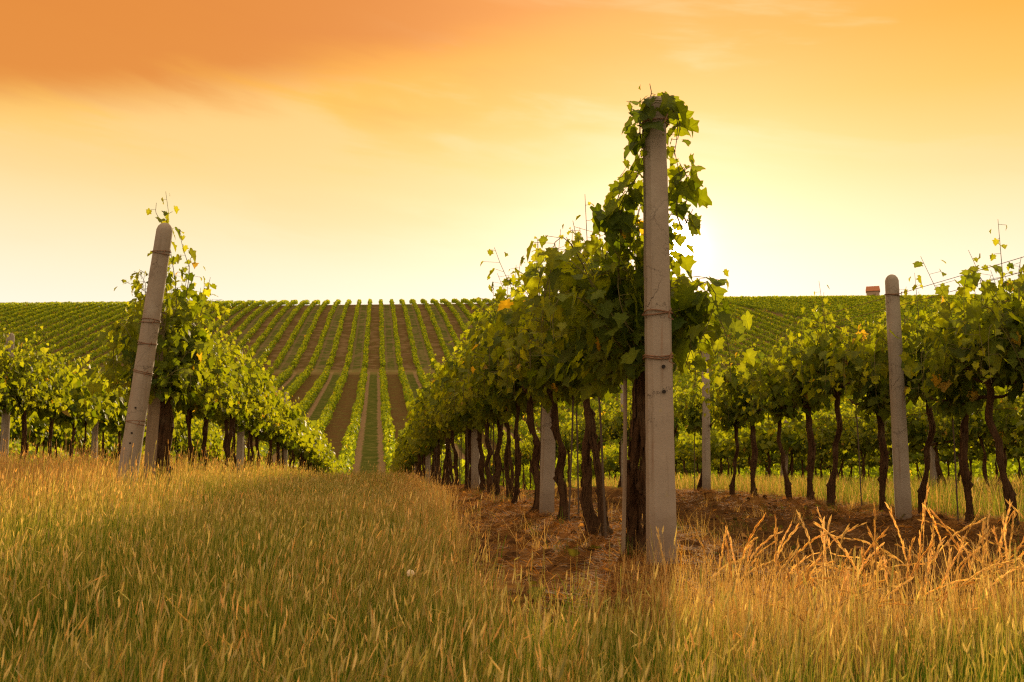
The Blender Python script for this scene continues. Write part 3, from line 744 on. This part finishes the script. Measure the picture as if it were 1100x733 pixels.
# ------------------------------------------------------------------ the vine rows of the far hillside
A = hit(776, 329, 100, 420); B = hit(1045, 386, 60, 420)
TA, TB = np.array(A[:2]), np.array(B[:2])
tdir = (TB - TA)/np.linalg.norm(TB - TA); tn = np.array([-tdir[1], tdir[0]])
if tn[1] < 0: tn = -tn
print('track', TA, TB)
def side_of(X, Y): return (X - TA[0])*tn[0] + (Y - TA[1])*tn[1]
tall_c = 0
def hedge(name, pts, label, group):
    """One vine row: clumps of leaf faces scattered through a hedge shaped volume along pts (n,2)."""
    global tall_c
    px, py, dep = project(np.stack([pts[:, 0], pts[:, 1], terrain(pts[:, 0], pts[:, 1]) + .8], 1))
    ok = (px > -260) & (px < 1360) & (dep > 1) & (py > 250) & (py < 620)
    pts = pts[ok]
    if len(pts) < 12: return
    d_ = np.hypot(pts[:, 0], pts[:, 1])
    dens = np.interp(d_, [30, 70, 120, 200, 320], [95, 62, 42, 30, 24])*.5           # per half metre step
    cnt = np.maximum(1, rng.poisson(dens))
    # plants: fuller and thinner places along the row
    base = np.repeat(np.arange(len(pts)), cnt); n = len(base)
    tv = np.gradient(pts, axis=0); tv /= np.linalg.norm(tv, axis=1)[:, None] + 1e-9
    s_ = base*.5
    seed = rng.random()*500
    hh = 1.52 + .38*vnoise(s_*.9 + seed, s_*0 + seed) + .22*vnoise(s_*2.3 + seed, s_*0 + 9) - .8*np.clip(vnoise(s_*.55 + seed*2, s_*0 + 71) - .36, 0, 1)*5
    wd = .47*(1 + .7*vnoise(s_*.8 + seed, s_*0 + 31))
    hh = np.maximum(hh, .5); v_ = rng.random(n)**.75; z_ = .28 + v_*(hh - .28)
    prof = np.sqrt(np.clip(1 - ((v_ - .5)/.62)**2, .05, 1))
    side = (rng.random(n)*2 - 1); side = np.sign(side)*np.abs(side)**.6
    lat = side*wd*prof
    nv = np.stack([-tv[:, 1], tv[:, 0]], 1)
    xy = pts[base] + tv[base]*((rng.random(n) - .5)*.6)[:, None] + nv[base]*lat[:, None]
    c = np.stack([xy[:, 0], xy[:, 1], terrain(xy[:, 0], xy[:, 1]) + z_], 1)
    sz = np.interp(d_[base], [30, 70, 120, 200, 320], [.13, .19, .24, .30, .36])*(.6 + .8*rng.random(n))
    nrm = np.stack([nv[base, 0]*np.sign(lat), nv[base, 1]*np.sign(lat), .5 + 0*lat], 1)*.8 + (rng.random((n, 3)) - .5)*1.5
    nrm /= np.linalg.norm(nrm, axis=1)[:, None]
    a = np.cross(nrm, rng.random((n, 3)) - .5); a /= np.linalg.norm(a, axis=1)[:, None]
    b = np.cross(nrm, a)
    k4 = np.array([(-.5, -.35), (.45, -.5), (.55, .4), (-.4, .5)])
    V = c[:, None] + sz[:, None, None]*(k4[None, :, 0, None]*a[:, None] + k4[None, :, 1, None]*b[:, None])
    V = V.reshape(-1, 3)
    F = np.arange(4*n).reshape(-1, 4)
    col = leaf_colors(n, .30 + .5*(v_ > .8), rng)*np.array([1.35, 1.62, 1.4])
    o0 = np.array([pts[0, 0], pts[0, 1], float(terrain(*pts[0]))])
    link(name, build_mesh('vine_row', V - o0, F, M_row, np.repeat(col, 4, 0)), None, o0, 0, label=label, category='vine row', group=group)
    tall_c += n
near_end = {0: 46, 1: 46, 2: 44, 3: 38, 4: 36, 5: 34, -1: 42, -2: 40}
G_FAR = 'vine rows on the far hillside'
for k in range(-46, 66):
    X = X0 + k*S
    ya = near_end.get(k, 26 if k > 0 else 22)
    Y = np.arange(ya + random.uniform(0, .5), 322 + 4*math.sin(k*2.1), .5)
    P = np.stack([X + .06*np.sin(Y*.2 + k), Y], 1)
    P = P[np.abs(Y - 186.0) > 2.6]                                    # the grassy crossing
    P = P[side_of(P[:, 0], P[:, 1]) < -3.0] if X > TA[0] - 40 else P
    if len(P) < 12: continue
    if k == 0: lab = 'straight green vine row edging the grass lane, leading on from the leaning post'
    elif k == 1: lab = 'straight green vine row edging the grass lane, leading on from the tall leafy post'
    elif k in (-1, 2): lab = 'green vine row one strip of dark soil away from the grass lane'
    elif k < 0: lab = 'green vine row fanning up the far hillside behind the leaning post'
    else: lab = 'green vine row fanning up the far hillside below the diagonal track'
    hedge('vine_row', P, lab, G_FAR if k not in (0, 1) else None or G_FAR)
for j in range(0, 64):
    o_ = TA + tn*(2.5 + j*3.0)
    s_ = np.arange(-60, 330, .5)
    P = o_[None] + tdir[None]*s_[:, None]
    keep = (P[:, 1] < 352) & (P[:, 1] > 60) & (P[:, 0] < 330)
    if keep.sum() < 20: continue
    hedge('vine_row', P[keep], 'green vine row in the upper block above the diagonal track', 'vine rows above the diagonal track')
print('row faces', tall_c)

# low dark bushes on the ridge at the far right of the upper block
for px, hh in ((1046, 1.7), (1058, 2.2), (1069, 1.8), (1079, 2.6), (1092, 2.1)):
    v = ray(px, 322); tt = np.linspace(250, 430, 3000); pp = np.array([0, 0, CAM_Z]) + v*tt[:, None]
    q_ = pp[int(np.argmin(pp[:, 2] - terrain(pp[:, 0], pp[:, 1])))]
    mb = MB(); n = 420; dv = rng.normal(0, 1, (n, 3)); dv /= np.linalg.norm(dv, axis=1)[:, None]
    rr_ = (rng.random(n)**.4)[:, None]*(1 + .5*(rng.random((n, 1)) - .5))
    c = dv*rr_*np.array([1.5, 1.5, hh*.55]) + np.array([0, 0, hh*.55])
    leaves(mb, c, dv + .8*(rng.random((n, 3)) - .5), rng.normal(0, 1, (n, 3)), .35 + .2*rng.random(n), leaf_colors(n, np.zeros(n), rng)*.6, 1)
    o = thing('bush', 'low dark bush on the skyline ridge past the tiny hut', 'bush', (q_[0], q_[1], float(terrain(q_[0], q_[1])) - .1), 0, 'bushes on the skyline')
    link('crown', mb.mesh('crown', [M_row]), o)
    mb = MB(); mb.tube(np.array([[0, 0, -.3], [.05, 0, hh*.5], [0, .1, hh*.8]]), [.12, .09, .04], 7, 0); link('trunk', mb.mesh('trunk', M_bark), o)
# hut on the skyline
hb = None
v = ray(938, 321); tt = np.linspace(200, 420, 4000); pp = np.array([0, 0, CAM_Z]) + v*tt[:, None]
gap = pp[:, 2] - terrain(pp[:, 0], pp[:, 1]); bi = int(np.argmin(gap)); hb = pp[bi]
print('hut', hb, gap[bi])
hut = thing('hut', 'tiny vineyard hut with red tiled roof on the skyline', 'hut', (hb[0], hb[1], float(terrain(hb[0], hb[1]))), R(-28))
mb = MB()
w, dp, hw = 2.1, 1.7, 3.0
mb.add([(-w, -dp, -.5), (w, -dp, -.5), (w, dp, -.5), (-w, dp, -.5), (-w, -dp, hw), (w, -dp, hw), (w, dp, hw), (-w, dp, hw), (-w, 0, hw + 1.5), (w, 0, hw + 1.5)],
       [[0, 1, 5, 4], [1, 2, 6, 5], [2, 3, 7, 6], [3, 0, 4, 7]])
mb.add([(-w, -dp, hw), (-w, dp, hw), (-w, 0, hw + 1.5), (w, -dp, hw), (w, dp, hw), (w, 0, hw + 1.5)], [[0, 2, 1], [3, 4, 5]])
link('wall', mb.mesh('wall', M_hutwall), hut)
mb = MB()
for s_ in (-1, 1):
    mb.add([(-w-.25, s_*(dp+.35), hw - .25), (w+.25, s_*(dp+.35), hw - .25), (w+.0, 0, hw + 1.62), (-w-.0, 0, hw + 1.62),
            (-w-.25, s_*(dp+.35), hw - .13), (w+.25, s_*(dp+.35), hw - .13), (w+.0, 0, hw + 1.76), (-w-.0, 0, hw + 1.76)],
           [[0, 1, 2, 3], [4, 7, 6, 5], [0, 4, 5, 1], [0, 3, 7, 4], [1, 5, 6, 2]])
link('roof', mb.mesh('roof', M_roof), hut)
mb = MB(); mb.box((.5, -dp - .02, .95), (.45, .04, .95)); link('door', mb.mesh('door', M_wood), hut)

# ------------------------------------------------------------------ grass
class Grass:
    def __init__(s): s.V, s.Q, s.C, s.n = [], [], [], 0
    def blades(s, p, h, w, lean, col, segs=3, curve=1.6, tip=.15, c_top=None):
        """Tapered ribbons; p (n,3), h, w, lean (n,2) horizontal travel of the tip."""
        n = len(p); t = np.linspace(0, 1, segs+1)
        ang = rng.random(n)*math.pi; wx, wy = np.cos(ang), np.sin(ang)
        ctr = p[:, None] + np.stack([lean[:, 0:1]*t**curve, lean[:, 1:2]*t**curve, h[:, None]*t*(1 - .12*t*np.minimum(1, (np.hypot(lean[:, 0], lean[:, 1])/h)[:, None]))], -1)
        ww = (w[:, None]*(1 - (1 - tip)*t)*.5)[..., None]*np.stack([wx, wy, 0*wx], -1)[:, None]
        Vv = np.stack([ctr - ww, ctr + ww], 2).reshape(-1, 3)
        b = (np.arange(n)*(segs+1)*2)[:, None]; i = np.arange(segs)[None]*2
        Q = np.stack([b+i, b+i+1, b+i+3, b+i+2], -1).reshape(-1, 4) + s.n
        c = np.repeat(col[:, None], segs+1, 1)
        if c_top is not None: c = c*(1 - t[None, :, None]) + c_top[:, None]*t[None, :, None]
        s.V.append(Vv); s.Q.append(Q); s.C.append(np.repeat(c, 2, 1).reshape(-1, 3)); s.n += len(Vv)
        return ctr
    def heads(s, top, dirv, ln, w, col):
        """Seed heads: two crossed slim diamonds, with feathery notches."""
        n = len(top); d_ = dirv/np.linalg.norm(dirv, axis=1)[:, None]
        for k in range(2):
            r_ = rng.random((n, 3)) - .5; a = np.cross(d_, r_); a /= np.linalg.norm(a, axis=1)[:, None]
            tt = np.array([0, .3, .7, 1.]); wd = np.array([.25, 1., .7, .08])
            c = top[:, None] + d_[:, None]*(ln[:, None]*tt)[..., None] + a[:, None]*(w*.25)[:, None, None]*(rng.random((n, 4, 1)) - .5)
            o = a[:, None]*(w[:, None]*wd*.5)[..., None]
            Vv = np.stack([c - o, c + o], 2).reshape(-1, 3)
            b = (np.arange(n)*8)[:, None]; i = np.arange(3)[None]*2
            s.Q.append(np.stack([b+i, b+i+1, b+i+3, b+i+2], -1).reshape(-1, 4) + s.n)
            s.V.append(Vv); s.C.append(np.repeat(col, 8, 0)); s.n += len(Vv)
    def obj(s, name, label, cat, mat=None):
        link(name, build_mesh(name, np.concatenate(s.V), np.concatenate(s.Q), mat or M_grass, np.concatenate(s.C)), None, (0, 0, 0), 0, kind='stuff', label=label, category=cat)
        print(name, s.n)

def scatter(n, x0, x1, y0, y1): return np.stack([x0 + (x1-x0)*rng.random(n), y0 + (y1-y0)*rng.random(n)], 1)
def in_view(P, m=420):
    px, py, dep = project(np.stack([P[:, 0], P[:, 1], 0*P[:, 0] + .15], 1))
    return (px > -m) & (px < 1100 + m) & (dep > .35)
def grass_zone(P):
    """Where the meadow grass stands: 0..1."""
    x, y = P[:, 0], P[:, 1]
    wob = .5*vnoise(x*1.1 + 3, y*1.1) + .25*vnoise(x*3.3, y*3.3)
    lane = np.clip((R1 - .80 + .25*np.clip((y-4)/6, 0, 1) - x + wob*.6)/.25, 0, 1)
    lane *= np.where((y > 8.2), np.clip((x - (L1 + .15) + wob*.5)/.2, 0, 1), 1)
    head = np.clip((2.75 + wob*.5 + .15*np.clip(x - 1.6, 0, 3) - y)/.35, 0, 1)
    head = np.where(x < R1 - 1.2, np.clip((9.0 - y)/.5, 0, 1), head)
    outer = ((x < L1 + .2) & (y < 9.5)).astype(float)
    outer2 = ((x < L1) & (x > L2) & (y >= 8)).astype(float)*.35
    return np.clip(np.maximum.reduce([lane, head, outer, outer2]), 0, 1)
GREEN = np.array([[.050, .105, .008], [.085, .150, .014], [.062, .125, .010]])
STRAW = np.array([[.46, .325, .125], [.56, .42, .18], [.42, .27, .090]])
OLIVE = np.array([[.22, .27, .036], [.30, .32, .055], [.17, .23, .028]])
PALE = np.array([[.55, .48, .18], [.62, .52, .23], [.44, .42, .13]])
def pick(tab, n): return tab[rng.integers(0, len(tab), n)]*(.75 + .5*rng.random((n, 1)))
def dryness(P):
    x, y = P[:, 0], P[:, 1]
    d_ = .0 + .26*np.clip((y - 1.5)/5, 0, 1) + .45*vnoise(x*.7, y*.7) + .3*vnoise(x*2.2, y*2.2)
    d_ += .65*np.exp(-((x - (R1 - .6))/.55)**2)*np.clip((y - 2.6)/1, 0, 1)        # dry border along the bare soil
    d_ += .8*np.clip((-x - 1.2)/1.2, 0, 1)*np.clip((y - 5.5)/1.8, 0, 1)            # straw at the foot of the leaning post
    d_ += .6*np.clip((x - .5)/.6, 0, 1)*np.clip((y - 2.0)/.5, 0, 1)
    return np.clip(d_, 0, 1)
gr = Grass()
for (y0, y1, dens_s, dens_b, ws) in ((1.15, 2.2, 2600, 4200, .8), (2.2, 4.2, 2600, 3600, .9), (4.2, 9.5, 1500, 1500, 1.2), (9.5, 18, 520, 420, 2.2), (18, 34, 170, 120, 3.6), (34, 66, 40, 25, 7.)):
    xa, xb = -.85*y1 - 1.2, min(.95*y1 + .8, 7.0)
    if y0 > 4: xb = min(xb, 2.2)
    if y0 > 4: xa = max(xa, -7.0)
    if y0 > 9: xa, xb = max(xa, -5.5), 1.2
    for kind, dens in (('stalk', dens_s), ('blade', dens_b)):
        P = scatter(int((xb-xa)*(y1-y0)*dens), xa, xb, y0, y1)
        P = P[in_view(P)]; P = P[rng.random(len(P)) < grass_zone(P)]
        # tussocks: uneven density
        P = P[rng.random(len(P)) < .80 + 1.3*vnoise(P[:, 0]*4.5, P[:, 1]*4.5)]
        n = len(P); z = G(P[:, 0], P[:, 1]); dr = dryness(P)
        p3 = np.stack([P[:, 0], P[:, 1], z], 1)
        wind = np.stack([.01 + .05*vnoise(P[:, 0]*1.3 + 9, P[:, 1]*1.3), .04*vnoise(P[:, 0], P[:, 1] + 40)], 1)
        hm = 1 + .5*vnoise(P[:, 0]*.9 + 17, P[:, 1]*.9) + .45*vnoise(P[:, 0]*3.1 + 5, P[:, 1]*3.1 + 11)
        tallz = 1 + .7*np.clip((-P[:, 0] - .9)/1.0, 0, 1)*np.clip((P[:, 1] - 4.5)/3, 0, 1)
        isdry = rng.random(n) < dr
        if kind == 'stalk':
            h = (.09 + .11*rng.random(n) + .10*(rng.random(n) < .07))*hm*tallz
            lean = wind*(h/.25)[:, None] + rng.normal(0, .018, (n, 2))*(1 + 2.5*(rng.random((n, 1)) < .12))
            c0 = np.where(isdry[:, None], pick(STRAW, n)*.85, pick(OLIVE, n)); c1 = np.where(isdry[:, None], pick(STRAW, n), pick(OLIVE, n)*.6 + pick(STRAW, n)*.4)
            ctr = gr.blades(p3, h, np.full(n, .0017)*ws, lean, c0, 3, 1.8, .6, c1)
            sel = rng.random(n) < .45
            top = ctr[sel, -1]; dv = ctr[sel, -1] - ctr[sel, -2]; dv = dv/np.linalg.norm(dv, axis=1)[:, None]; dv[:, 2] -= .15*rng.random(len(dv))
            m_ = len(top)
            hc = np.where(isdry[sel][:, None], pick(STRAW, m_)*1.35, pick(PALE, m_)*(.7 + .5*rng.random((m_, 1))))
            gr.heads(top - dv*.012, dv, .020 + .030*rng.random(m_)**1.5, (.0028 + .0026*rng.random(m_))*ws**.8, hc)
        else:
            h = (.06 + .10*rng.random(n))*hm*tallz
            lean = wind*.8 + rng.normal(0, .03, (n, 2))
            c0 = np.where(isdry[:, None], pick(STRAW, n)*.75, pick(GREEN, n)); c1 = np.where(isdry[:, None], pick(STRAW, n), pick(GREEN, n)*1.25)
            gr.blades(p3, h, (.0028 + .002*rng.random(n))*ws, lean, c0, 3, 1.7, .12, c1)
gr.obj('grass', 'meadow grass with straw coloured seed heads filling the lane and headland', 'grass')

# straw grass between the rows further out, thin and low
g2 = Grass()
for (xa, xb, ya, yb, dens, ws) in ((R2 + .25, R3 - .3, 7.0, 16, 520, 2.0), (R2 + .25, R3 - .3, 16, 30, 200, 3.5), (L2 + .3, L1 - .3, 9.5, 26, 160, 3.), (R3 + S + .3, R3 + 2*S - .3, 10, 24, 120, 3.)):
    P = scatter(int((xb-xa)*(yb-ya)*dens), xa, xb, ya, yb); P = P[in_view(P)]
    n = len(P); p3 = np.stack([P[:, 0], P[:, 1], G(P[:, 0], P[:, 1])], 1)
    dry = rng.random(n) < .50 + .6*vnoise(P[:, 0]*.8, P[:, 1]*.8)
    c = np.where(dry[:, None], pick(STRAW, n), pick(OLIVE, n)*.7 + pick(GREEN, n)*.5)
    g2.blades(p3, .12 + .20*rng.random(n), (.0022 + .0016*rng.random(n))*ws, rng.normal(0, .06, (n, 2)), c, 2, 1.6, .3)
g2.obj('lane_grass', 'sparse straw grass growing between the rows past the sparse vines', 'grass')

# tall dry brome with arching spikelet heads in front of the bare soil
g3 = Grass()
cx = np.concatenate([rng.normal(1.75, .24, 60), rng.normal(2.40, .22, 85), rng.normal(2.75, .10, 12), rng.normal(1.40, .2, 38)])
N3 = len(cx)
for i in range(N3):
    x = cx[i]*.74; y = 2.25 + .65*rng.random() + .12*(x - 1.2)
    z = float(G(x, y)); h = .15 + .22*rng.random()**1.3 + (.05 if 1.6 < x < 2.05 else 0)
    az = rng.normal(.4, 1.2); arch = abs(rng.normal(.04, .08)) + .015
    t = np.linspace(0, 1, 9)
    P = np.stack([x + math.cos(az)*arch*t**2*1.5, y + math.sin(az)*arch*t**2*1.5, z + h*(t - .35*(arch/.25)*t**4)], 1)
    c = pick(STRAW, 1)[0]*1.1
    g3.blades(P[0:1], np.array([.01]), np.array([.002]), np.zeros((1, 2)), c[None], 1)
    side = np.array([math.sin(az), -math.cos(az), 0])*.0012
    Vv = np.stack([P - side, P + side], 1).reshape(-1, 3)
    b = np.arange(8)*2
    g3.Q.append(np.stack([b, b+1, b+3, b+2], 1) + g3.n); g3.V.append(Vv); g3.C.append(np.repeat(c[None], len(Vv), 0)); g3.n += len(Vv)
    m_ = rng.integers(10, 18); s_ = np.linspace(.60, 1.0, m_)                        # spikelets up the last part
    Q = np.stack([np.interp(s_, t, P[:, k]) for k in range(3)], 1)
    dv = np.gradient(Q, axis=0); dv /= np.linalg.norm(dv, axis=1)[:, None]
    dv += .45*(rng.random((m_, 3)) - .5)
    g3.heads(Q, dv, np.full(m_, .020) + .008*rng.random(m_), np.full(m_, .0046), np.repeat((c*1.15)[None], m_, 0)*(.85 + .3*rng.random((m_, 1))))
# low dry blades between
P = scatter(9000, .75, 2.6, 1.95, 2.95); P = P[rng.random(len(P)) < .55 + vnoise(P[:, 0]*3, P[:, 1]*3)]
n = len(P); p3 = np.stack([P[:, 0], P[:, 1], G(P[:, 0], P[:, 1])], 1)
g3.blades(p3, .10 + .16*rng.random(n), .0013 + .001*rng.random(n), rng.normal(0.01, .04, (n, 2)), pick(STRAW, n)*.9, 3, 1.7, .2, pick(STRAW, n)*1.05)
g3.obj('dry_grass', 'tall dry brome with arching golden seed heads before the bare soil', 'dry grass')

# litter on the soil: straw, dead leaves, cut canes
lt = Grass()
P = scatter(170000, .2, 6.2, 2.6, 15); 
u_ = (P[:, 0] - X0)/S; fr_ = np.abs(u_ - np.round(u_))*S
P = P[(rng.random(len(P)) < .16 + .9*np.exp(-(fr_/.55)**2)) & in_view(P) & (rng.random(len(P)) < 1.0 - .9*grass_zone(P))]
n = len(P); p3 = np.stack([P[:, 0], P[:, 1], G(P[:, 0], P[:, 1]) + .006], 1)
LIT = np.array([[.30, .145, .045], [.22, .10, .03], [.36, .20, .07], [.12, .055, .02]])
lt.blades(p3, .006 + .035*rng.random(n)**2, .003 + .003*rng.random(n), rng.normal(0, .08, (n, 2)), pick(LIT, n), 2, 1.0, .5)
lt.obj('straw_litter', 'reddish straw litter lying on the soil under the vines', 'litter')
mb = MB(); n = 1500
P = scatter(n, .3, 6., 2.8, 14); u_ = (P[:, 0] - X0)/S; fr_ = np.abs(u_ - np.round(u_))*S
P = P[(rng.random(n) < .25 + .8*np.exp(-(fr_/.5)**2)) & (grass_zone(P) < .3)]; n = len(P)
p3 = np.stack([P[:, 0], P[:, 1], G(P[:, 0], P[:, 1]) + .015], 1)
leaves(mb, p3, np.array([0, 0, 1.]) + .5*(rng.random((n, 3)) - .5)*2, rng.normal(0, 1, (n, 3)), .03 + .04*rng.random(n), pick(np.array([[.22, .10, .03], [.30, .16, .05], [.12, .06, .025], [.10, .10, .02]]), n), 1)
link('dead_leaves', mb.mesh('dead_leaves', [M_grass]), None, (0, 0, 0), 0, kind='stuff', label='dead brown vine leaves scattered on the soil between rows', category='litter')

# crumbs and clods of the worked soil
mb = MB(); n = 5200
P = scatter(n, .2, 6.4, 2.9, 14); u_ = (P[:, 0] - X0)/S
P = P[(grass_zone(P) < .3) & ((np.floor(u_) == 1) | (np.abs(P[:, 0] - R1) < .9))]
th_ = np.arange(6)*math.pi/3
for x_, y_ in P:
    r_ = .006 + .030*rng.random()**3.2
    ring = np.stack([np.cos(th_), np.sin(th_), 0*th_], 1)*(.75 + .5*rng.random((6, 1)))
    Vc = np.vstack([ring*[1, 1, 0] + [0, 0, -.3], ring*.72 + [0, 0, .45], [[.1, 0, .75]]])*r_*(.7 + .6*rng.random((13, 3)))
    Vc = Vc + [x_, y_, float(G(x_, y_)) + .1*r_]
    c_ = np.array([.085, .043, .017])*(.5 + 1.1*rng.random())
    mb.add(Vc, [[i, (i+1) % 6, 6 + (i+1) % 6, 6 + i] for i in range(6)], 0, c_)
    mb.add(Vc[6:], [[6, i, (i+1) % 6] for i in range(6)], 0, c_)
m, N = new_mat('soil_crumb'); finish(N, bsdf(N, N.attr('tint').outputs['Color'], 1.0, N.noise(N.coord(), 60, 3), .6, .004, 0.0))
link('soil_clods', mb.mesh('soil_clods', m), None, (0, 0, 0), 0, kind='stuff', label='dark crumbs and clods of soil in the worked lane', category='soil')
# small weeds coming up through the bare soil
gw = Grass()
cw = scatter(420, .4, 6.0, 3.0, 12.5); cw = cw[(grass_zone(cw) < .3) & (rng.random(len(cw)) < .6 + 1.0*vnoise(cw[:, 0]*1.2, cw[:, 1]*1.2))]
for c_ in cw:
    n = rng.integers(6, 22); P = c_ + rng.normal(0, .03, (n, 2)); p3 = np.stack([P[:, 0], P[:, 1], G(P[:, 0], P[:, 1])], 1)
    dry = rng.random() < .55; cc = pick(STRAW if dry else GREEN, n)
    gw.blades(p3, .03 + .11*rng.random(n)*(1.5 if dry else .8), .002 + .002*rng.random(n), rng.normal(0, .05, (n, 2)), cc*.8, 3, 1.6, .15, cc)
gw.obj('soil_weeds', 'small tufts of weeds and dry grass sprouting from the bare soil', 'weeds')

# one fluffy seed clock in the grass
p = at_depth(441, 616, 3.0)
o = thing('seed_clock', 'small white fluffy seed head on a thin stem in the grass', 'flower', (p[0], p[1], float(G(p[0], p[1]))))
hgt_ = p[2] - float(G(p[0], p[1]))
mb = MB(); mb.tube(np.array([[.03, 0, 0], [.01, 0, hgt_*.6], [0, 0, hgt_]]), .0012, 5, 0); link('stem', mb.mesh('stem', M_cane), o)
mb = MB(); n = 130; dv = rng.normal(0, 1, (n, 3)); dv /= np.linalg.norm(dv, axis=1)[:, None]
for q_ in dv:
    e_ = np.array([0, 0, hgt_]) + q_*.011; a_ = np.cross(q_, [.3, .5, .8])*.0035
    b_ = np.cross(q_, a_); mb.add([e_ - a_, e_ + b_, e_ + a_, e_ - b_], [[0, 1, 2, 3]], 0, (.75, .70, .6))
link('fluff', mb.mesh('fluff', M_grass), o)
